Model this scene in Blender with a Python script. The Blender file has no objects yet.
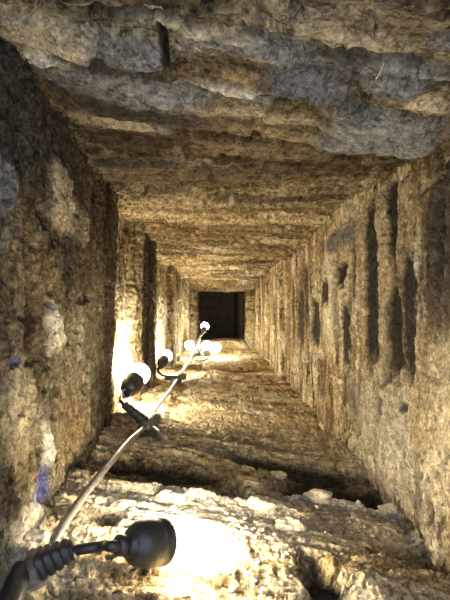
import bpy, bmesh, math, random
import numpy as np
from mathutils import Vector, Matrix

random.seed(7)
sc = bpy.context.scene
COL = sc.collection
F = 480.0            # focal length in pixels of a 450x600 frame
CX, CY = 222.0, 315.0  # where the flue's axis meets the picture
H0 = 0.25            # height of the axis above the world's zero

def W(px, py, z):
    """point at depth z metres seen at pixel (px,py)"""
    return Vector(((px - CX) * z / F, z, H0 - (py - CY) * z / F))

# ------------------------------------------------------------------ noise
def _hash(ix, iy, seed):
    ix = ix.astype(np.int64) & 0xffffffff
    iy = iy.astype(np.int64) & 0xffffffff
    h = (ix * 374761393 + iy * 668265263 + seed * 2147483647 + 1013904223) & 0xffffffff
    h = ((h ^ (h >> 13)) * 1274126177) & 0xffffffff
    h = ((h ^ (h >> 16)) * 2246822519) & 0xffffffff
    h = h ^ (h >> 15)
    return (h & 0xffffff) / float(0xffffff)

def vn(x, y, seed=0):
    x0 = np.floor(x); y0 = np.floor(y)
    fx = x - x0; fy = y - y0
    fx = fx * fx * fx * (fx * (fx * 6 - 15) + 10)
    fy = fy * fy * fy * (fy * (fy * 6 - 15) + 10)
    a = _hash(x0, y0, seed); b = _hash(x0 + 1, y0, seed)
    c = _hash(x0, y0 + 1, seed); d = _hash(x0 + 1, y0 + 1, seed)
    return (a + (b - a) * fx) * (1 - fy) + (c + (d - c) * fx) * fy

def fbm(x, y, seed=0, octv=4, gain=0.5):
    """-1..1"""
    t = 0; amp = 1; n = 0
    for i in range(octv):
        t = t + amp * (vn(x * 2 ** i + 17.3 * i, y * 2 ** i + 9.1 * i, seed + i) * 2 - 1)
        n += amp; amp *= gain
    return t / n * 1.5

def cell(x, y, seed=0):
    """F1 distance and the cell's random value"""
    x0 = np.floor(x); y0 = np.floor(y)
    best = np.full(x.shape, 9.0); val = np.zeros(x.shape); sec = np.full(x.shape, 9.0)
    for i in (-1, 0, 1):
        for j in (-1, 0, 1):
            cx = x0 + i; cy = y0 + j
            d = np.hypot(cx + _hash(cx, cy, seed) - x, cy + _hash(cx, cy, seed + 5) - y)
            m = d < best
            sec = np.where(m, best, np.minimum(sec, d))
            val = np.where(m, _hash(cx, cy, seed + 9), val)
            best = np.where(m, d, best)
    return best, sec, val

def sst(a, b, x):
    t = np.clip((x - a) / (b - a), 0, 1)
    return t * t * (3 - 2 * t)

# ------------------------------------------------------------------ the flue: corner lines ring by ring
# depth, top-left, top-right, bottom-right, bottom-left  (x right, y down, metres from the axis)
RINGS = [
 (0.16, (-.171,-.226), (.222,-.158), (.222,.250), (-.171,.218)),
 (0.37, (-.171,-.2235),(.220,-.158), (.220,.250), (-.171,.214)),
 (0.46, (-.168,-.211), (.2185,-.160),(.2185,.247),(-.167,.185)),
 (0.60, (-.172,-.2025),(.2225,-.187),(.2225,.244),(-.174,.176)),
 (0.79, (-.174,-.206), (.220,-.202), (.220,.232), (-.177,.171)),
 (0.815,(-.207,-.204), (.210,-.200), (.218,.230), (-.207,.172)),
 (0.99, (-.204,-.200), (.208,-.188), (.214,.226), (-.204,.180)),
 (1.03, (-.176,-.198), (.208,-.186), (.213,.224), (-.176,.182)),
 (1.20, (-.173,-.196), (.206,-.180), (.211,.219), (-.174,.184)),
 (1.27, (-.175,-.194), (.204,-.177), (.210,.217), (-.176,.184)),
 (1.285,(-.203,-.194), (.204,-.177), (.210,.216), (-.203,.184)),
 (1.54, (-.203,-.186), (.197,-.176), (.204,.208), (-.203,.186)),
 (1.57, (-.202,-.172), (.182,-.170), (.190,.200), (-.202,.186)),
 (1.61, (-.202,-.172), (.182,-.170), (.190,.200), (-.202,.186)),
 (1.64, (-.202,-.184), (.190,-.184), (.192,.200), (-.202,.186)),
 (1.72, (-.200,-.182), (.188,-.182), (.190,.198), (-.200,.186)),
 (1.75, (-.180,-.182), (.188,-.182), (.190,.198), (-.180,.184)),
 (1.90, (-.180,-.180), (.186,-.180), (.188,.186), (-.180,.180)),
 (1.93, (-.174,-.158), (.170,-.158), (.178,.180), (-.174,.178)),
 (1.99, (-.174,-.158), (.170,-.158), (.178,.180), (-.174,.176)),
 (2.02, (-.182,-.172), (.180,-.172), (.180,.180), (-.182,.176)),
 (2.22, (-.180,-.170), (.178,-.170), (.178,.174), (-.180,.172)),
 (2.25, (-.156,-.142), (.160,-.144), (.164,.164), (-.156,.162)),
 (2.34, (-.156,-.142), (.160,-.144), (.164,.164), (-.156,.162)),
 (2.36, (-.120,-.122), (.116,-.122), (.116,.124), (-.120,.124)),
 (2.62, (-.122,-.126), (.118,-.126), (.118,.128), (-.122,.128)),
 (2.64, (-.20,-.20),   (.122,-.20),   (.122,.20),   (-.20,.20)),
 (2.80, (-.20,-.20),   (.124,-.20),   (.124,.20),   (-.20,.20)),
]
RZ = np.array([r[0] for r in RINGS])
RC = {k: np.array([r[i + 1] for r in RINGS]) for i, k in enumerate(('TL', 'TR', 'BR', 'BL'))}
SIDES = {'wall_left': ('TL', 'BL', (1, 0)), 'wall_right': ('TR', 'BR', (-1, 0)),
         'ceiling': ('TL', 'TR', (0, 1)), 'floor': ('BL', 'BR', (0, -1))}
NU, NV = 960, 520
zs = 0.16 * (2.80 / 0.16) ** (np.linspace(0, 1, NU))
# finer rows where the ring table steps
ts = np.linspace(-0.07, 1.07, NV)

def base(side, Z, T):
    a, b, n = SIDES[side]
    sd = {'wall_left': 1, 'wall_right': 2, 'ceiling': 3, 'floor': 4}[side]
    Zj = Z + 0.010 * fbm(T * 7, T * 0 + Z * 2, 40 + sd, 4, .6) * np.clip(Z / 0.8, 0, 1)
    A = [np.interp(Zj, RZ, RC[a][:, i]) for i in (0, 1)]
    B = [np.interp(Zj, RZ, RC[b][:, i]) for i in (0, 1)]
    return A[0] + (B[0] - A[0]) * T, A[1] + (B[1] - A[1]) * T

GRID = {}
for side in SIDES:
    Z, T = np.meshgrid(zs, ts, indexing='ij')
    X, Y = base(side, Z, T)
    S = X if side in ('ceiling', 'floor') else Y
    GRID[side] = dict(Z=Z, T=T, X=X, Y=Y, S=S, px=CX + F * X / Z, py=CY + F * Y / Z)

def locate(side, px, py):
    """depth and position across the wall of a spot measured in the photograph"""
    g = GRID[side]
    i = np.argmin((g['px'] - px) ** 2 + (g['py'] - py) ** 2)
    return g['Z'].flat[i], g['S'].flat[i]

def rect(side, x0, y0, x1, y1):
    """depth range and across range of a picture rectangle on a wall"""
    xm, ym = (x0 + x1) / 2, (y0 + y1) / 2
    if side in ('ceiling', 'floor'):
        za, _ = locate(side, xm, y0); zb, _ = locate(side, xm, y1)
        _, sa = locate(side, x0, ym); _, sb = locate(side, x1, ym)
    else:
        za, _ = locate(side, x0, ym); zb, _ = locate(side, x1, ym)
        _, sa = locate(side, xm, y0); _, sb = locate(side, xm, y1)
    return (za + zb) / 2, max(abs(za - zb) / 2, .003), (sa + sb) / 2, max(abs(sa - sb) / 2, .003)

# ------------------------------------------------------------------ colours, some with light and shade put in (linear)
TAN   = np.array((.52, .43, .27))
PALE  = np.array((.66, .59, .45))
WHITE = np.array((.76, .70, .58))
BROWN = np.array((.25, .185, .100))
DARK  = np.array((.070, .048, .027))
SOOT_SHADE  = np.array((.030, .025, .020))  # soot, and shade painted into holes and gaps
GREY  = np.array((.200, .193, .180))
SLATE = np.array((.125, .122, .120))
OCHRE = np.array((.38, .26, .12))
BLUE  = np.array((.060, .070, .20))  # blue stain, and daylight in shaded hollows put into the colour

# features: (x0,y0,x1,y1, millimetres out of (+) or into (-) the wall, colour, strength, edge softness)
FEAT = {
'ceiling': [
 (0, 12, 85, 34, 3, TAN, .8, .4), (26, 38, 60, 58, 7, WHITE, .8, .5),
 (58, 28, 160, 48, 8, GREY, .92, .45), (52, 46, 160, 68, 3, SOOT_SHADE*1.5, .85, .4),
 (160, 20, 167, 58, -22, SOOT_SHADE, 1, .3),
 (170, 20, 300, 46, 4, GREY, .75, .5), (150, 12, 250, 26, 3, TAN, .7, .5),
 (60, 70, 208, 97, 9, GREY, .92, .45), (66, 94, 205, 115, 4, SOOT_SHADE*1.5, .85, .4), (55, 116, 210, 120, -6, OCHRE*.5, .6, .5),
 (200, 74, 262, 86, 5, WHITE, .6, .5), (210, 62, 260, 74, 0, OCHRE, .5, .5),
 (255, 44, 350, 64, 5, GREY, .6, .5), (256, 62, 346, 88, 5, SLATE, .9, .35),
 (345, 57, 446, 90, 6, GREY, .8, .4), (300, 22, 420, 48, 0, TAN, .6, .6),
 (420, 30, 470, 42, 3, GREY, .7, .4),
 (322, 98, 398, 112, -12, SOOT_SHADE*1.5, .9, .3), (322, 112, 450, 150, 9, GREY, .9, .25),
 (400, 92, 450, 108, 0, TAN, .7, .4), (240, 88, 278, 106, 4, GREY, .8, .4),
 (80, 116, 170, 128, 4, TAN, .7, .4), (150, 117, 172, 130, 4, GREY, .8, .4),
 (95, 137, 182, 149, 5, DARK, .85, .35), (95, 153, 182, 165, 5, SOOT_SHADE*1.6, .85, .35),
 (110, 168, 255, 178, 4, BROWN * .5, .8, .4), (120, 184, 185, 192, 2, DARK, .85, .4), (200, 194, 330, 198, -3, DARK, .7, .4), (150, 206, 320, 210, -3, BROWN*.6, .7, .4), (170, 222, 310, 225, -3, BROWN*.6, .7, .4),
 (190, 122, 330, 134, 3, BROWN, .6, .5), (190, 142, 320, 152, 3, BROWN, .6, .5), (186, 108, 320, 118, 2, TAN*.8, .6, .5),
 (230, 160, 330, 168, -2, DARK, .5, .5),
 (0, 2, 240, 9, -8, DARK, .8, .5), (150, 88, 230, 104, 2, TAN*.7, .5, .5),
],
'wall_left': [
 (-30, 60, 74, 178, 0, SOOT_SHADE * 1.5, .75, .45), (74, 160, 92, 300, 0, DARK, .5, .5), (100, 210, 117, 300, 0, DARK, .5, .5), (-10, 150, 12, 200, 2, GREY * .75, .9, .4),
 (30, 60, 95, 150, 0, DARK, .7, .5), (117, 315, 129, 440, 0, WHITE, .9, .45), (157, 298, 165, 352, 0, WHITE, .9, .45), (131, 195, 155, 330, 0, BROWN, .6, .5), (149, 240, 153, 400, -4, DARK, .7, .4), (135, 225, 138, 330, -4, DARK, .85, .3), (142, 200, 146, 400, -5, SOOT_SHADE * 1.3, .8, .3), (129, 205, 131, 290, -3, DARK, .7, .4), (24, 200, 30, 300, -3, DARK, .7, .4), (66, 190, 72, 300, -3, SOOT_SHADE * 1.5, .7, .4), (98, 300, 103, 400, -3, DARK, .7, .4), (72, 205, 84, 245, 3, TAN * .7, .6, .4), (76, 300, 82, 345, 2, TAN * .7, .6, .4),  # the WHITE strips paint the bulbs' light onto the recesses
 (48, 172, 72, 226, 5, TAN, .8, .35), (37, 202, 46, 224, -14, SOOT_SHADE, .9, .4), (50, 228, 56, 244, -8, SOOT_SHADE, .8, .5),
 (45, 308, 63, 350, 4, PALE, .8, .35), (8, 357, 22, 368, -3, BLUE, .8, .4),
 (34, 345, 42, 402, -5, DARK, .8, .4), (36, 465, 48, 500, -4, BLUE, .75, .4), (40, 425, 50, 466, 2, WHITE, .6, .5),
 (28, 490, 45, 506, -2, BLUE, .6, .5),
 (62, 395, 90, 450, 0, OCHRE, .45, .7), (28, 255, 60, 305, 0, OCHRE * .8, .5, .6), (10, 210, 40, 300, 0, BROWN, .5, .6),
 (76, 240, 100, 330, 0, BROWN, .5, .6), (86, 290, 92, 302, -8, DARK, .8, .4), (52, 290, 62, 302, -5, DARK, .6, .5),
 (0, 370, 34, 450, 1, TAN, .6, .6), (92, 150, 98, 205, -8, DARK, .6, .4), (0, 510, 40, 600, 3, PALE, .6, .5),
 (66, 300, 110, 380, 0, TAN * .9, .5, .7), (-40,-60,30,60, 0, SLATE*.8, .7, .5),
],
'wall_right': [
 (365, 200, 378, 370, -5, SOOT_SHADE, .97, .22), (388, 176, 399, 255, -4, SOOT_SHADE, .95, .25), (386, 286, 402, 376, -5, SOOT_SHADE, .97, .22),
 (403, 250, 417, 378, -4, SOOT_SHADE, .97, .25), (426, 150, 470, 335, 0, SOOT_SHADE * 1.5, .85, .3), (436, 180, 446, 290, -8, SOOT_SHADE*1.6, .9, .3),
 (330, 230, 354, 250, 5, SLATE, .8, .35), (337, 262, 347, 286, -9, SOOT_SHADE, .97, .25), (321, 280, 330, 304, -6, SOOT_SHADE, .95, .3),
 (311, 300, 320, 345, -6, SOOT_SHADE, .95, .25), (342, 300, 349, 360, -5, SOOT_SHADE, .95, .25), (324, 252, 338, 350, 3, PALE, .6, .5),
 (350, 330, 356, 372, -4, BROWN, .7, .5), (298, 290, 304, 350, -4, SOOT_SHADE*1.6, .85, .3), (286, 300, 290, 345, -3, DARK, .5, .4),
 (318, 360, 326, 400, -3, DARK, .7, .4), (352, 240, 357, 300, -4, SOOT_SHADE*1.6, .85, .3), (304, 262, 309, 330, -3, SOOT_SHADE*1.6, .8, .35), (292, 280, 296, 350, -3, DARK, .8, .35), (275, 285, 278, 345, -3, DARK, .7, .4), (340, 372, 350, 400, -3, BROWN*.6, .7, .4), (418, 240, 424, 330, -3, DARK, .7, .4), (355, 378, 420, 490, 3, PALE, .55, .6), (414, 330, 426, 455, 1, OCHRE, .5, .6), (426, 340, 470, 480, 0, TAN, .6, .6),
 (400, 404, 408, 412, -6, SOOT_SHADE, .9, .5), (382, 372, 392, 384, -7, SOOT_SHADE, .9, .5), (428, 505, 436, 530, -6, DARK, .8, .5),
 (378, 395, 384, 420, -5, DARK, .7, .5), (345, 190, 365, 300, 1, TAN, .5, .6), (376, 205, 390, 360, 2, TAN, .6, .6),
],
'floor': [
 (75, 458, 225, 469, -13, SOOT_SHADE*1.3, .92, .35), (100, 474, 245, 489, -15, SOOT_SHADE*1.3, .95, .35), (150, 436, 300, 440, -5, DARK, .8, .4), (170, 418, 330, 421, -4, DARK, .7, .4),
 (228, 458, 355, 470, -14, SOOT_SHADE*1.2, .95, .35), (280, 477, 388, 499, -22, SOOT_SHADE, .95, .35), (228, 484, 290, 494, -12, BROWN, .7, .4),  # dark gaps between courses: soot with the ridge's shadow painted in
 (300, 498, 398, 508, 4, WHITE, .7, .35), (228, 496, 300, 516, 3, PALE, .7, .4), (75, 405, 340, 456, 0, TAN, .55, .4), (70, 488, 300, 535, 1, WHITE, .55, .5), (290, 500, 420, 535, 0, PALE, .45, .5), (345, 440, 400, 475, 2, PALE, .5, .5), (300, 512, 395, 530, 4, BROWN * 1.5, .5, .4),
 (302, 560, 342, 615, -15, SOOT_SHADE*.8, .98, .3), (346, 566, 470, 610, 9, BROWN * 1.5, .6, .2), (385, 545, 455, 562, -7, DARK, .6, .4),
 (95, 494, 195, 512, 0, WHITE, .7, .4), (85, 506, 122, 520, -8, DARK, .7, .4), (45, 585, 150, 600, -8, DARK, .5, .4),
 (15, 530, 55, 570, 6, WHITE, .6, .5), (60, 520, 110, 545, 2, PALE, .6, .5),
 (188, 374, 226, 392, 8, PALE, .7, .4), (225, 372, 250, 380, -4, BROWN, .6, .5),
 (120, 440, 200, 452, 5, TAN, .6, .5), (230, 430, 345, 446, 2, TAN, .6, .5), (236, 448, 330, 456, -4, BROWN, .5, .5),
 (200, 405, 330, 411, -3, BROWN, .6, .5), (185, 420, 320, 426, -4, BROWN, .6, .5),
 (180, 366, 262, 371, -8, DARK, .6, .4), (195, 358, 245, 364, 6, PALE, .8, .4),  # pale ledge carries the far bulbs' light in its colour
],
}
# broad soft patches first, crisp marks on top of them
FEATURES = {k_: sorted(v_, key=lambda q_: -q_[7]) for k_, v_ in FEAT.items()}

def courses(side):
    r = random.Random({'ceiling': 3, 'floor': 5, 'wall_left': 8, 'wall_right': 11}[side])
    if side == 'ceiling':
        b = [.10, .19, .262, .318, .343, .398, .492, .547, .598, .658, .73, .79, .856]
    elif side == 'floor':
        b = [.12, .21, .285, .36, .432, .497, .565, .645, .71]
    else:
        b = [.11, .18, .25, .325, .40, .475, .545, .62, .70, .79]
    while b[-1] < 3.2:
        b.append(b[-1] + r.uniform(.058, .085))
    return np.array(b)

def wall_mesh(side):
    g = GRID[side]; Z, T, X, Y, S = g['Z'], g['T'], g['X'], g['Y'], g['S']
    sd = {'ceiling': 100, 'floor': 200, 'wall_left': 300, 'wall_right': 400}[side]
    flat = side in ('ceiling', 'floor')
    # warp so that joints wander
    wz = Z + (.005 if flat else .010) * fbm(S * 6, Z * 5, sd + 1, 3) + (.0015 if flat else .003) * fbm(S * 45, Z * 45, sd + 2, 3)
    ws = S + .004 * fbm(S * 40, Z * 40, sd + 3, 3)
    b = courses(side)
    k = np.clip(np.searchsorted(b, wz.ravel()) - 1, 0, len(b) - 2).reshape(wz.shape)
    h = b[k + 1] - b[k]
    f = (wz - b[k]) / h
    rnd = _hash(k, k * 0, sd + 4)
    blen = .19 + .05 * rnd
    q = ws / blen + rnd * 3.7
    qi = np.floor(q); qf = q - qi
    br = _hash(k, qi, sd + 6)           # one random per brick
    br2 = _hash(k, qi, sd + 7)
    ez = np.minimum(f, 1 - f) * h       # metres from the bed joint
    es = np.minimum(qf, 1 - qf) * blen
    n1 = fbm(S * 8, Z * 18, sd + 8, 5)
    n2 = fbm(S * 38, Z * 75, sd + 12, 4, .6)
    n3 = fbm(S * 170, Z * 170, sd + 18, 3, .6)
    # streaks running along the courses
    st = fbm(S * 5, Z * 80, sd + 25, 5, .65)
    jw = .007 + .004 * n1
    joint = 1 - sst(jw * .35, jw + .003, ez)
    jv = (1 - sst(.003, .008, es)) * .7
    joint_all = np.maximum(joint, jv)
    # how much of the masonry is buried under render
    if side == 'ceiling':
        plaster = np.clip(.12 + .5 * n1, 0, .6)
    elif side == 'floor':
        plaster = np.clip(.50 + .7 * n1, 0, .85)
    elif side == 'wall_left':
        plaster = np.clip(.70 + .7 * n1 - .3 * sst(.9, 1.4, Z), 0, 1)
    else:
        plaster = np.clip(.62 + .8 * n1 - .2 * sst(.9, 1.4, Z), 0, 1)
    gap = fbm(S * 11, k * 3.1, sd + 30, 3)            # where mortar is missing or bulges
    d = (br - .5) * .011 + (f - .5) * (.012 if side == 'ceiling' else .008)
    d += (.007 if side == 'ceiling' else .004) * (1 - np.exp(-ez / .012))
    jd = np.where(gap > .1, .006 * (gap - .1) * 2, .016 * (gap - .1)) - .003
    if side == 'floor':
        jd = np.where(gap > .0, .014 * gap, .020 * gap) - .003
    d = d * (1 - joint_all) + joint_all * jd
    pl = .004 * n1 + .003 * st
    d = d * (1 - plaster * .85) + pl * plaster * .85
    n4 = np.abs(fbm(S * 16 + n2 * .3, Z * 34, sd + 90, 4, .55))
    crack = 1 - sst(.0, .07, n4)
    d -= crack * .0035 * (0.5 + .5 * sst(-.2, .4, n1))
    q_ = fbm(S * 3.6 + .15 * n2, Z * 46, sd + 95, 6, .66) * 4.0 + 20
    qf_ = q_ - np.floor(q_)
    terr = (np.floor(q_) + sst(.30, .62, qf_) - 20) / 4.0
    d += {'floor': .0085, 'ceiling': .0035, 'wall_left': .004, 'wall_right': .004}[side] * terr
    ledge = sst(.22, .34, qf_) * (1 - sst(.42, .56, qf_)) * sst(-.35, .25, fbm(S * 9, Z * 22, sd + 97, 3))
    soft_ = 1.0
    if side == 'ceiling': soft_ = .35 + .65 * sst(.5, .75, Z)
    if side == 'floor': soft_ = .35 + .25 * sst(.45, .6, Z)
    # flakes broken out of the render
    F1, F2, cv = cell(S * 13 + n1 * .8 + n2 * .3, Z * 30 + n1 * .6 + n2 * .5, sd + 33)
    flake = sst(.03, .10, F2 - F1)
    d += (cv - .5) * .005 * flake * (1.0 if not flat else .6) * soft_
    amp = .9 if side == 'floor' else 1.0
    d += amp * (.0045 * n1 + (.0020 if side == 'wall_right' else .0030) * n2 * soft_ + .0017 * n3 * soft_ + (.0025 if side == 'wall_right' else .0045) * st * soft_)
    # pits
    P1, P2, pv = cell(S * 55, Z * 45, sd + 44)
    pit = (1 - sst(.16, .30, P1)) * (pv > .72)
    if side == 'floor': pit = pit * .35
    d -= pit * .006
    crumb = (1 - sst(.05, .6, cell(S * 230 + 2 * n2, Z * 230 + 2 * n1, sd + 55)[0]))
    cr = np.clip(n1 * 1.5 + .1, 0, 1) * (.6 if side == 'floor' else .25)
    d += crumb * cr * .0022 + cr * .0012 * fbm(S * 120, Z * 160, sd + 57, 3, .7)

    # colour
    sw = .35 if flat else .8
    tone = np.clip(.5 + .55 * n1 + sw * st + .2 * n2, 0, 1)
    mort = TAN + (PALE - TAN) * tone[..., None]
    if side == 'ceiling':
        lo, hi = BROWN * .8, TAN * .9
    elif side == 'floor':
        lo, hi = BROWN * 1.5, TAN * 1.1
    else:
        lo, hi = BROWN * .9, TAN
    mix = np.clip(br2 * .7 + sw * st + .35 * n1 + .1, 0, 1)
    brick = lo + (hi - lo) * mix[..., None]
    mj = np.clip(joint_all * .8 + plaster * .9, 0, 1)[..., None]
    c = brick * (1 - mj) + mort * mj
    # soot and brown water stains
    so = sst(.10, .75, fbm(S * 6 + 4, Z * 26, sd + 60, 4, .6) - .05)
    c = c + (DARK - c) * (so * (.85 if side == 'wall_right' else .65))[..., None]
    oc = sst(.05, .7, fbm(S * 7, Z * 9, sd + 66, 4))
    c = c + (OCHRE * .9 - c) * (oc * .45)[..., None]
    sp = sst(.35, .9, fbm(S * 90, Z * 90, sd + 70, 3))
    c = c + (PALE - c) * (sp * .35)[..., None]
    c = c + (DARK - c) * (pit * .4)[..., None]  # darker inside pits and cracks and along the ledges
    c = c + (DARK - c) * (crack * .5)[..., None]
    c = c + (DARK * .6 - c) * (ledge * {'floor': .85, 'ceiling': .6}.get(side, .6))[..., None]
    sp2 = sst(.15, .7, n3 + n2 * .6)
    c = c + (c * .45 - c) * (sp2 * .6)[..., None]
    c = .34 * (np.clip(c, .005, 1) / .34) ** 1.3
    # soot tone of each side; light balance along the depth put into it
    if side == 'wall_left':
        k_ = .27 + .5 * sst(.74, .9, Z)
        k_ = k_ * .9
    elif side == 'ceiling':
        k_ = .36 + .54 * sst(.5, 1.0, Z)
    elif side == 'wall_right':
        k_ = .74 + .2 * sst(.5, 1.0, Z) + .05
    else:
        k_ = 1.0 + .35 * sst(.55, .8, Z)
    k_ = k_ * (1 - .55 * sst(1.7, 2.0, Z))  # far end darkened in the colour to tame the cluster's light
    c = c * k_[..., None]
    d = d * {'wall_right': .42, 'wall_left': .60, 'ceiling': .8, 'floor': .85}[side]
    if side == 'floor': d = d - .005
    # measured marks
    nw = fbm(S * 38, Z * 38, sd + 80, 4, .6)
    nw2 = fbm(S * 38 + 50, Z * 38, sd + 86, 4, .6)
    for (x0, y0, x1, y1, mm, colr, stg, soft) in FEATURES[side]:
        zc, hz, scn, hs = rect(side, x0, y0, x1, y1)
        if flat:
            slope = 0
        uz = (Z - zc ) / hz + min(.009 / hz, .38) * nw
        us = (S - scn ) / hs + min(.014 / hs, .38) * nw2
        r = (np.abs(uz) ** 3.2 + np.abs(us) ** 3.2) ** (1 / 3.2)
        m = 1 - sst(1 - soft, 1 + soft, r)
        d += m * mm * .001
        if colr is not None:
            v = (.82 + .36 * np.clip(.5 + n2 * .6 + n3 * .3, 0, 1))[..., None]
            c = c + (colr * v - c) * (m * stg)[..., None]
    if side == 'ceiling':               # pitted, honeycombed slab
        zc, hz, scn, hs = rect(side, 258, 64, 344, 85)
        m = (1 - sst(.7, 1.1, np.hypot((Z - zc) / hz, (S - scn) / hs)))
        q1 = cell(S * 150, Z * 120, 999)[0]
        d += m * (.5 - np.clip(q1, 0, .6)) * .008
    # soot beyond the throat
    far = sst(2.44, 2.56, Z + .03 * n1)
    c = c + (SOOT_SHADE * .9 - c) * far[..., None]
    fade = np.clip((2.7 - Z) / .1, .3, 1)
    d = d * fade
    nx, ny = SIDES[side][2]
    X2 = X + nx * d; Y2 = Y + ny * d
    # small push along the depth makes ragged, undercut edges
    Z2 = Z + .004 * n2 + .003 * nw
    co = np.stack([X2, Z2, H0 - Y2], -1).reshape(-1, 3)
    return co, np.clip(c, .008, .9).reshape(-1, 3), d

def grid_mesh(name, co, colr, nu, nv, flip):
    me = bpy.data.meshes.new(name)
    i, j = np.meshgrid(np.arange(nu - 1), np.arange(nv - 1), indexing='ij')
    a = (i * nv + j).ravel()
    quads = np.stack([a, a + 1, a + nv + 1, a + nv], -1)
    if flip: quads = quads[:, ::-1]
    me.vertices.add(len(co)); me.vertices.foreach_set('co', co.astype(np.float32).ravel())
    me.loops.add(quads.size); me.loops.foreach_set('vertex_index', quads.astype(np.int32).ravel())
    me.polygons.add(len(quads))
    me.polygons.foreach_set('loop_start', np.arange(0, quads.size, 4, dtype=np.int32))
    me.polygons.foreach_set('loop_total', np.full(len(quads), 4, dtype=np.int32))
    me.polygons.foreach_set('use_smooth', np.ones(len(quads), dtype=bool))
    at = me.color_attributes.new('stone', 'FLOAT_COLOR', 'POINT')
    at.data.foreach_set('color', np.concatenate([colr, np.ones((len(colr), 1))], 1).astype(np.float32).ravel())
    me.update(); me.validate()
    return me

# ------------------------------------------------------------------ materials
def mat_base(name):
    m = bpy.data.materials.new(name); m.use_nodes = True
    nt = m.node_tree
    return m, nt, nt.nodes['Principled BSDF']

def stone_material():
    m, nt, p = mat_base('sooty_masonry')
    L = nt.links.new
    at = nt.nodes.new('ShaderNodeAttribute'); at.attribute_name = 'stone'
    tc = nt.nodes.new('ShaderNodeTexCoord')
    def noise(scale, detail, rough, dist=0):
        n = nt.nodes.new('ShaderNodeTexNoise'); n.inputs['Scale'].default_value = scale
        n.inputs['Detail'].default_value = detail; n.inputs['Roughness'].default_value = rough
        n.inputs['Distortion'].default_value = dist
        L(tc.outputs['Object'], n.inputs['Vector']); return n.outputs['Fac']
    def remap(v, a0, a1, b0, b1):
        mr = nt.nodes.new('ShaderNodeMapRange')
        for k_, x_ in zip(('From Min', 'From Max', 'To Min', 'To Max'), (a0, a1, b0, b1)): mr.inputs[k_].default_value = x_
        L(v, mr.inputs['Value']); return mr.outputs['Result']
    def math2(op, u, v):
        n = nt.nodes.new('ShaderNodeMath'); n.operation = op
        for k_, x_ in enumerate((u, v)):
            if isinstance(x_, (int, float)): n.inputs[k_].default_value = x_
            else: L(x_, n.inputs[k_])
        return n.outputs[0]
    na = noise(95, 8, .72, .4); nb = noise(330, 5, .7); nc = noise(42, 6, .65, .8)
    # hairline cracks: where a wide noise crosses its middle
    crk = math2('ABSOLUTE', math2('SUBTRACT', nc, .5), 0)
    crk = remap(crk, .0, .016, 0.0, 1.0)
    grain = math2('MULTIPLY', remap(na, .32, .66, .42, 1.48), remap(nb, .3, .7, .55, 1.42))
    grain = math2('MULTIPLY', grain, remap(crk, 0, 1, .55, 1.0))
    mx = nt.nodes.new('ShaderNodeVectorMath'); mx.operation = 'SCALE'
    L(at.outputs['Color'], mx.inputs[0]); L(grain, mx.inputs['Scale'])
    L(mx.outputs['Vector'], p.inputs['Base Color'])
    p.inputs['Roughness'].default_value = .88
    p.inputs['Specular IOR Level'].default_value = .06
    hgt = math2('ADD', math2('MULTIPLY', na, 1.6), math2('MULTIPLY', nb, .6))
    hgt = math2('ADD', hgt, math2('MULTIPLY', crk, .35))
    bp = nt.nodes.new('ShaderNodeBump'); bp.inputs['Strength'].default_value = .9; bp.inputs['Distance'].default_value = .004
    L(hgt, bp.inputs['Height']); L(bp.outputs['Normal'], p.inputs['Normal'])
    return m

def plain_material(name, col, rough=.5, spec=.5, bump=0, scale=300, var=.25):
    m, nt, p = mat_base(name); L = nt.links.new
    tc = nt.nodes.new('ShaderNodeTexCoord')
    n = nt.nodes.new('ShaderNodeTexNoise'); n.inputs['Scale'].default_value = scale; n.inputs['Detail'].default_value = 5
    L(tc.outputs['Object'], n.inputs['Vector'])
    r = nt.nodes.new('ShaderNodeValToRGB')
    r.color_ramp.elements[0].position = .3; r.color_ramp.elements[1].position = .7
    r.color_ramp.elements[0].color = (*[v * (1 - var) for v in col], 1)
    r.color_ramp.elements[1].color = (*[v * (1 + var) for v in col], 1)
    L(n.outputs['Fac'], r.inputs['Fac']); L(r.outputs['Color'], p.inputs['Base Color'])
    p.inputs['Roughness'].default_value = rough; p.inputs['Specular IOR Level'].default_value = spec
    if bump:
        b = nt.nodes.new('ShaderNodeBump'); b.inputs['Strength'].default_value = bump; b.inputs['Distance'].default_value = .003
        L(n.outputs['Fac'], b.inputs['Height']); L(b.outputs['Normal'], p.inputs['Normal'])
    return m

M_STONE = stone_material()
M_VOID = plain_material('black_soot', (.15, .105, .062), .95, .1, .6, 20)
M_MORTAR = plain_material('mortar', (.50, .43, .32), .92, .2, .8, 160, .2)
M_MORTARD = plain_material('sooty_mortar', (.42, .33, .21), .92, .2, .8, 160, .3)
M_RUBBER = plain_material('black_rubber', (.022, .021, .021), .42, .5, .15, 400, .3)
M_JOINT = plain_material('dusty_rubber', (.15, .138, .12), .5, .5, .2, 300, .35)
M_CABLE = plain_material('dusty_cable', (.16, .15, .135), .34, .6, .1, 200, .35)
M_STRAW = plain_material('dry_straw', (.55, .45, .26), .7, .3, 0, 100)
M_BRASS = plain_material('lamp_cap', (.30, .27, .22), .35, .6, 0, 100)
m, nt, p = mat_base('lit_bulb')
p.inputs['Base Color'].default_value = (1, .9, .7, 1)
BULB_COL = (1.0, .87, .63)
p.inputs['Emission Color'].default_value = (*BULB_COL, 1)
p.inputs['Emission Strength'].default_value = 150.0
M_BULB = m

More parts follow.
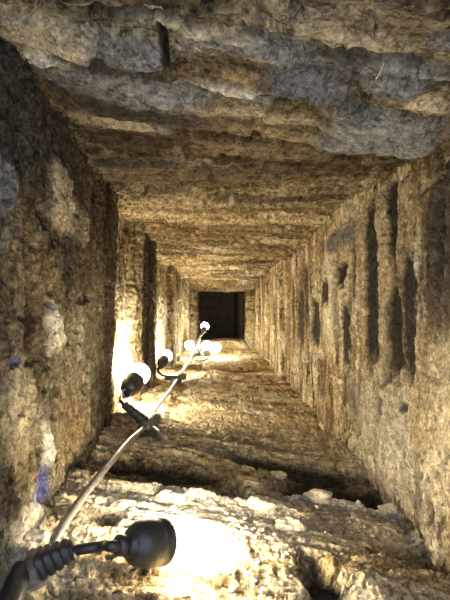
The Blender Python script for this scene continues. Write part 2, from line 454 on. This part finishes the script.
# ------------------------------------------------------------------ the flue
SURF = {}
for side in SIDES:
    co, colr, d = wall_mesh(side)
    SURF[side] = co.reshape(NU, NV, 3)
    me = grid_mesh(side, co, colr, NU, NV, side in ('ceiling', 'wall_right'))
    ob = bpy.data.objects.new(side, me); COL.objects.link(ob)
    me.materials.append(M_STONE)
    ob['kind'] = 'structure'
    ob['category'] = {'wall_left': 'wall', 'wall_right': 'wall'}.get(side, side)
    ob['label'] = {'wall_left': 'rough rendered flue wall on the left with dark soot and vertical streaks',
                   'wall_right': 'tan rendered flue wall on the right with dark vertical grooves',
                   'ceiling': 'upper side of the masonry flue, grey and brown stone courses',
                   'floor': 'lower side of the masonry flue, ragged brick courses and pale mortar'}[side]

def floor_z(x, y):
    """height of the floor at world x, depth y"""
    s = SURF['floor']
    i = int(np.clip(np.searchsorted(zs, y), 1, NU - 1))
    row = s[i]
    return float(np.interp(x, row[:, 0], row[:, 2]))

def add_mesh(name, bm, mat, parent=None, smooth=True):
    me = bpy.data.meshes.new(name); bm.normal_update(); bm.to_mesh(me); bm.free()
    if smooth:
        for pl in me.polygons: pl.use_smooth = True
    me.materials.append(mat)
    o = bpy.data.objects.new(name, me); COL.objects.link(o)
    if parent: o.parent = parent
    return o

def empty(name, loc):
    o = bpy.data.objects.new(name, None); o.empty_display_size = .02
    o.location = loc; COL.objects.link(o)
    return o

def tag(o, label, cat, group=None, kind=None):
    o['label'] = label; o['category'] = cat
    if group: o['group'] = group
    if kind: o['kind'] = kind

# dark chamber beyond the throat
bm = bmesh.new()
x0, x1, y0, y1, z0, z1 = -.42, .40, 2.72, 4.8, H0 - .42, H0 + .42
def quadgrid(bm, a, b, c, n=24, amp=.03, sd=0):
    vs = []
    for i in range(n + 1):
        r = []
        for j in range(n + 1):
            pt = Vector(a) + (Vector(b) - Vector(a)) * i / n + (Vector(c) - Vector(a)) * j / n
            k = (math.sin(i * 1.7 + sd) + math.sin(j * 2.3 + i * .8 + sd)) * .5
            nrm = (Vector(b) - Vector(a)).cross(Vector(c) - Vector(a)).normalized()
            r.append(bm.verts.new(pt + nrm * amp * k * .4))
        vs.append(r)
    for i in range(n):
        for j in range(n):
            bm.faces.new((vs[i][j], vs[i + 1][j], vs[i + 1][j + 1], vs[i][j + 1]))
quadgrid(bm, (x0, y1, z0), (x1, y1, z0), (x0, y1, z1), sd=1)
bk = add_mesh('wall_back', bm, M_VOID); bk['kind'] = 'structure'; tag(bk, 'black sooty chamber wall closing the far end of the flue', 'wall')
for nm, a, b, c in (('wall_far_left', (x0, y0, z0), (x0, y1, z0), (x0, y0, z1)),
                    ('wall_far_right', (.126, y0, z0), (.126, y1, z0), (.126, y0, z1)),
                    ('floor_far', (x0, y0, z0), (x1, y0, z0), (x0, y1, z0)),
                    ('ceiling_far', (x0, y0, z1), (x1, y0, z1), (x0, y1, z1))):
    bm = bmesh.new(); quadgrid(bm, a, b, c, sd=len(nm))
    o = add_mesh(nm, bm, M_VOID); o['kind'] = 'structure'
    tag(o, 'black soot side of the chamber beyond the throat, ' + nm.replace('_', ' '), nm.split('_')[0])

# ------------------------------------------------------------------ tubes and lathes
def spline(pts, n=10):
    out = []
    P = [Vector(p_) for p_ in pts]
    P = [P[0] * 2 - P[1]] + P + [P[-1] * 2 - P[-2]]
    for i in range(1, len(P) - 2):
        for k in range(n):
            t = k / n
            a, b, c, d = P[i - 1], P[i], P[i + 1], P[i + 2]
            out.append(.5 * ((2 * b) + (c - a) * t + (2 * a - 5 * b + 4 * c - d) * t * t + (3 * b - a - 3 * c + d) * t ** 3))
    out.append(P[-2])
    return out

def sweep(bm, pts, rads, seg=14, flat=1.0, sq=1.0):
    """tube through pts; flat squashes it to an oval"""
    n = len(pts); rings = []
    up = Vector((0, 0, 1))
    for i, p_ in enumerate(pts):
        t = (pts[min(i + 1, n - 1)] - pts[max(i - 1, 0)]).normalized()
        s = t.cross(up)
        if s.length < .05: s = t.cross(Vector((1, 0, 0)))
        s.normalize(); u = s.cross(t).normalized()
        r = rads[i] if hasattr(rads, '__len__') else rads
        rings.append([bm.verts.new(p_ + s * math.copysign(abs(math.cos(a)) ** sq, math.cos(a)) * r + u * math.copysign(abs(math.sin(a)) ** sq, math.sin(a)) * r * flat)
                      for a in (2 * math.pi * k / seg for k in range(seg))])
    for i in range(n - 1):
        for k in range(seg):
            bm.faces.new((rings[i][k], rings[i][(k + 1) % seg], rings[i + 1][(k + 1) % seg], rings[i + 1][k]))
    bm.faces.new(rings[0][::-1]); bm.faces.new(rings[-1])

def lathe(bm, o, axis, prof, seg=28):
    """prof: (distance along axis, radius)"""
    axis = axis.normalized()
    s = axis.cross(Vector((0, 0, 1)));
    if s.length < .05: s = axis.cross(Vector((1, 0, 0)))
    s.normalize(); u = s.cross(axis).normalized()
    rings = []
    for (t, r) in prof:
        rings.append([bm.verts.new(o + axis * t + (s * math.cos(a) + u * math.sin(a)) * max(r, 1e-5))
                      for a in (2 * math.pi * k / seg for k in range(seg))])
    for i in range(len(rings) - 1):
        for k in range(seg):
            bm.faces.new((rings[i][k], rings[i][(k + 1) % seg], rings[i + 1][(k + 1) % seg], rings[i + 1][k]))
    bm.faces.new(rings[0][::-1]); bm.faces.new(rings[-1])
    bmesh.ops.recalc_face_normals(bm, faces=bm.faces)

SOCK_R = .0175
def sock_prof(r=SOCK_R):
    L_ = [(-.034, .0062), (-.032, .0080), (-.027, .0080), (-.0265, .0066), (-.0225, .0072), (-.021, .0105), (-.018, .0142), (-.013, .0172),
          (-.006, .0186), (.002, .0188), (.010, .0180), (.0105, .0187), (.0135, .0187), (.014, .0174), (.019, .0170), (.019, .0148), (.010, .0140)]
    return [(a, b * r / SOCK_R) for a, b in L_]
def bulb_prof(r=.0205):
    out = [(.010, .0125), (.018, .0130), (.022, .0140)]
    c = .040
    for i in range(13):
        a = math.radians(128 - i * 128 / 12)
        out.append((c + r * math.cos(a), r * math.sin(a)))
    return out

string = empty('string_light', W(60, 530, .42))
tag(string, 'string of seven lit round bulbs on a dusty cable running up the flue', 'string lights')

def child(name, bm, mat, parent):
    o = add_mesh(name, bm, mat)
    o.parent = parent
    o.matrix_parent_inverse = parent.matrix_basis.inverted() if parent.type == 'EMPTY' else Matrix.Identity(4)
    return o
string_inv = Matrix.Translation(-string.location)

def part(name, bm, mat, parent=None):
    """part of the string; vertices are given in world space"""
    bm.transform(string_inv)
    return add_mesh(name, bm, mat, parent or string)

# cable
path_px = [(-30, 640, .385), (8, 600, .395), (40, 562, .405), (62, 527, .425), (82, 498, .48), (104, 470, .545), (127, 443, .655), (147, 424, .77),
           (159, 404, .92), (171, 389, 1.12), (179, 377, 1.28), (188, 361, 1.55), (194, 350, 1.80), (198, 342, 1.95), (201, 335, 2.05), (204, 329, 2.13)]
cab = spline([W(*q) for q in path_px], 12)
bm = bmesh.new(); sweep(bm, cab, [.0043] * len(cab), 14, .8)
cable = part('cable', bm, M_CABLE)

def connector(a, b, r, stub=None, ribs=True, lead_dir=None):
    """moulded junction block on the cable between a and b"""
    bm = bmesh.new()
    n = 9; pts = [a.lerp(b, i / (n - 1)) for i in range(n)]
    rr = [r * k for k in (.75, .95, 1, 1.04, 1, 1.04, 1, .95, .75)]
    sweep(bm, pts, rr, 24, .85, .7)
    c = part('connector', bm, M_JOINT)
    return c

def relief(a, b, r, par, ribs=.86):
    bm = bmesh.new(); n = 26
    pts = [a.lerp(b, i / (n - 1)) for i in range(n)]
    rr = []
    for i in range(n):
        k = 1 - .30 * i / (n - 1)
        rr.append(r * k * (ribs if i % 6 in (4, 5) else 1.0))
    sweep(bm, pts, rr, 24, .9, .6)
    return part('strain_relief', bm, M_RUBBER, par)

def lamp(lead_px, sock, bulb, sr=SOCK_R, br=.0205):
    """lead wire through lead_px; socket centre and bulb direction given as points"""
    o = W(*sock); ax = (W(*bulb) - o).normalized()
    end = o - ax * .032 * sr / SOCK_R
    pts = [W(*q) for q in lead_px] + [end - ax * .008, end + ax * .006]
    sp = spline(pts, 10)
    bm = bmesh.new(); sweep(bm, sp, [.0042 if lead_px[0][2] < .5 else .0034] * len(sp), 12)
    lead = part('lead', bm, M_RUBBER)
    bm = bmesh.new(); lathe(bm, o, ax, sock_prof(sr))
    s = part('lamp_socket', bm, M_RUBBER)
    bm = bmesh.new(); lathe(bm, o, ax, bulb_prof(br), 24)
    b = part('bulb', bm, M_BULB, s); b['label'] = 'lit round bulb'
    return s

# nearest lamp
c = connector(W(-6, 608, .380), W(52, 558, .395), .0140)
relief(W(40, 564, .385), W(74, 548, .390), .0130, c)
bm = bmesh.new(); sweep(bm, spline([W(20, 572, .385), W(14, 592, .36), W(6, 612, .34)], 8), .009, 14); part('plug', bm, M_RUBBER, c)
lamp([(66, 552, .393), (84, 549, .392), (104, 546, .391)], (150, 543, .395), (198, 539, .435))

# second lamp, leaning against the left side
c = connector(W(143, 430, .755), W(156, 417, .80), .0125)
relief(W(146, 423, .770), W(124, 404, .775), .0095, c, .96)
bm = bmesh.new(); sweep(bm, [W(150, 425, .775), W(166, 438, .67)], [.0034, .0028], 10); t = part('cable_tie', bm, M_CABLE, c)
lamp([(126, 407, .785), (121, 401, .80), (122, 394, .84)], (132, 385, .895), (142, 370, .945), .0185)

# third lamp
c = connector(W(173, 383, 1.24), W(184, 375, 1.32), .0115)
relief(W(179, 379, 1.26), W(165, 377, 1.27), .0090, c, .96)
bm = bmesh.new(); sweep(bm, [W(179, 379, 1.28), W(189, 385, 1.16)], [.0030, .0026], 10); part('cable_tie', bm, M_CABLE, c)
lamp([(168, 377, 1.29), (160, 374, 1.34), (158, 369, 1.42)], (163, 362, 1.44), (167, 353, 1.50), .0165, .0195)

# cluster at the far end
c = connector(W(192, 354, 1.86), W(198, 343, 1.95), .0085)
lamp([(195, 348, 1.9), (200, 352, 1.9), (203, 355, 1.96)], (207.5, 351.5, 2.0), (216, 347.5, 1.99))
lamp([(195, 349, 1.9), (199, 351, 1.95), (197, 353, 1.98)], (199.5, 351.5, 2.01), (207, 346, 2.0), .0155)
lamp([(196, 346, 1.92), (194, 349, 1.93), (189, 350, 2.06)], (188, 347, 2.035), (190, 345, 1.99), .0150, .019)
lamp([(202, 335, 2.05), (203, 333, 2.07)], (204, 330, 2.10), (205.5, 324, 2.16), .0120, .017)
bm = bmesh.new()
sweep(bm, spline([W(190, 358, 1.8), W(200, 361, 1.78), (W(208, 358, 1.8)), W(210, 352, 1.86), W(203, 349, 1.92), W(196, 350, 1.9)], 8), .0034, 12, .8)
part('cable_loop', bm, M_CABLE)

# ------------------------------------------------------------------ loose mortar
def lump(seed, size, mat, name='mortar_lump'):
    r = random.Random(seed)
    bm = bmesh.new(); bmesh.ops.create_icosphere(bm, subdivisions=3, radius=1)
    ph = [r.uniform(0, 6.28) for _ in range(9)]
    for v in bm.verts:
        q = v.co
        k = 1 + .22 * math.sin(3 * q.x + ph[0]) * math.sin(2.7 * q.y + ph[1]) + .14 * math.sin(6 * q.z + ph[2] + 3 * q.x) + .09 * math.sin(11 * q.x + ph[3]) * math.sin(12 * q.y + ph[4])
        k += .05 * math.sin(19 * q.z + ph[5]) + r.uniform(-.05, .05)
        v.co = Vector((q.x * size[0], q.y * size[1], q.z * size[2])) * k
    o = add_mesh(name, bm, mat, smooth=False)
    o.rotation_euler.z = r.uniform(-.4, .4)
    return o

LUMPS = [
 ((206, 386), (.030, .022, .014), 1, 'largest pale mortar lump beside the cable where it passes the third bulb'),
 ((188, 392), (.016, .014, .010), 1, 'small pale mortar lump lying close to the cable below the third bulb'),
 ((232, 380), (.018, .013, .008), 0, 'flat tan mortar lump on the floor right of the largest lump'),
 ((318, 500), (.022, .013, .011), 1, 'pale crumbling mortar lump at the left end of the ridge before the dark gap'),
 ((360, 503), (.026, .012, .010), 1, 'pale mortar lump mid ridge along the dark gap on the right'),
 ((388, 513), (.015, .012, .009), 1, 'small pale mortar lump at the right end of the ridge by the wall'),
 ((170, 498), (.022, .014, .011), 1, 'pale mortar lump on the ridge just behind the nearest black socket'),
 ((120, 502), (.018, .013, .010), 1, 'pale mortar lump between the cable and the nearest socket'),
 ((262, 508), (.026, .015, .011), 1, 'wide pale mortar lump behind the glow of the nearest bulb'),
 ((290, 528), (.020, .014, .010), 1, 'pale mortar lump right of the glow of the nearest bulb'),
 ((30, 548), (.020, .016, .011), 1, 'pale mortar lump at the left wall above the black connector'),
 ((278, 470), (.016, .010, .007), 0, 'tan mortar lump in the dark joint mid floor'),
]
for i, ((px, py), size, pale, label) in enumerate(LUMPS):
    zc, s_ = locate('floor', px, py)
    o = lump(i + 50, [q_ * .75 for q_ in size], M_MORTAR if pale else M_MORTARD)
    o.location = (s_, zc, floor_z(s_, zc) + size[2] * .15)
    tag(o, label, 'mortar lump', 'loose mortar lumps on the flue floor')

# crumbs: too many to count
rr = random.Random(21)
bm = bmesh.new()
zones = [(228, 496, 385, 535, 260), (232, 535, 298, 590, 60)]
for (x0, y0, x1, y1, n) in zones:
    for _ in range(n):
        zc, s_ = locate('floor', rr.uniform(x0, x1), rr.uniform(y0, y1))
        sz = rr.choice((.0008, .001, .0012, .0015, .002, .003)) * rr.uniform(.7, 1.2)
        s_ += rr.uniform(-.002, .002); zc += rr.uniform(-.002, .002)
        mtx = Matrix.Translation((s_, zc, floor_z(s_, zc) + sz * .4)) @ Matrix.Rotation(rr.uniform(0, 6), 4, 'Z') @ Matrix.Diagonal((1.2, .9, .7, 1))
        res = bmesh.ops.create_icosphere(bm, subdivisions=1, radius=sz, matrix=mtx)
        for v in res['verts']:
            v.co += Vector((rr.uniform(-1, 1), rr.uniform(-1, 1), rr.uniform(-1, 1))) * sz * .25
o = add_mesh('mortar_crumbs', bm, M_MORTAR, smooth=False)
tag(o, 'pale mortar crumbs and grit strewn over the flue floor', 'crumbs', kind='stuff')

# dry straw caught in the upper stones
zc, s_ = locate('ceiling', 381, 70)
a = W(384, 63, zc - .022); b = W(376, 79, zc - .022)
bm = bmesh.new(); sweep(bm, spline([a, a.lerp(b, .5) + Vector((.0004, 0, -.0003)), b], 6), .00045, 8)
o = add_mesh('straw', bm, M_STRAW); tag(o, 'thin pale dry straw caught in the grey stones overhead', 'straw')

# ------------------------------------------------------------------ daylight from the open end behind the camera
w = bpy.data.worlds.new('daylight'); sc.world = w; w.use_nodes = True
bg = w.node_tree.nodes['Background']
bg.inputs['Color'].default_value = (.72, .82, 1.0, 1); bg.inputs['Strength'].default_value = 1.35

# ------------------------------------------------------------------ camera
cam = bpy.data.cameras.new('camera'); co_ = bpy.data.objects.new('camera', cam); COL.objects.link(co_)
co_.location = (0, 0, H0); co_.rotation_euler = (math.radians(90), 0, 0)
cam.sensor_fit = 'AUTO'; cam.sensor_width = 36; cam.lens = F / 600 * 36
cam.shift_x = (225 - CX) / 600; cam.shift_y = (CY - 300) / 600
cam.clip_start = .01; cam.clip_end = 50
sc.camera = co_

vs = sc.view_settings
vs.view_transform = 'Standard'; vs.look = 'None'; vs.gamma = 1; vs.use_curve_mapping = False
vs.exposure = 0.95
cy = sc.cycles
cy.use_denoising = True
cy.max_bounces = 8; cy.diffuse_bounces = 5; cy.sample_clamp_indirect = 8
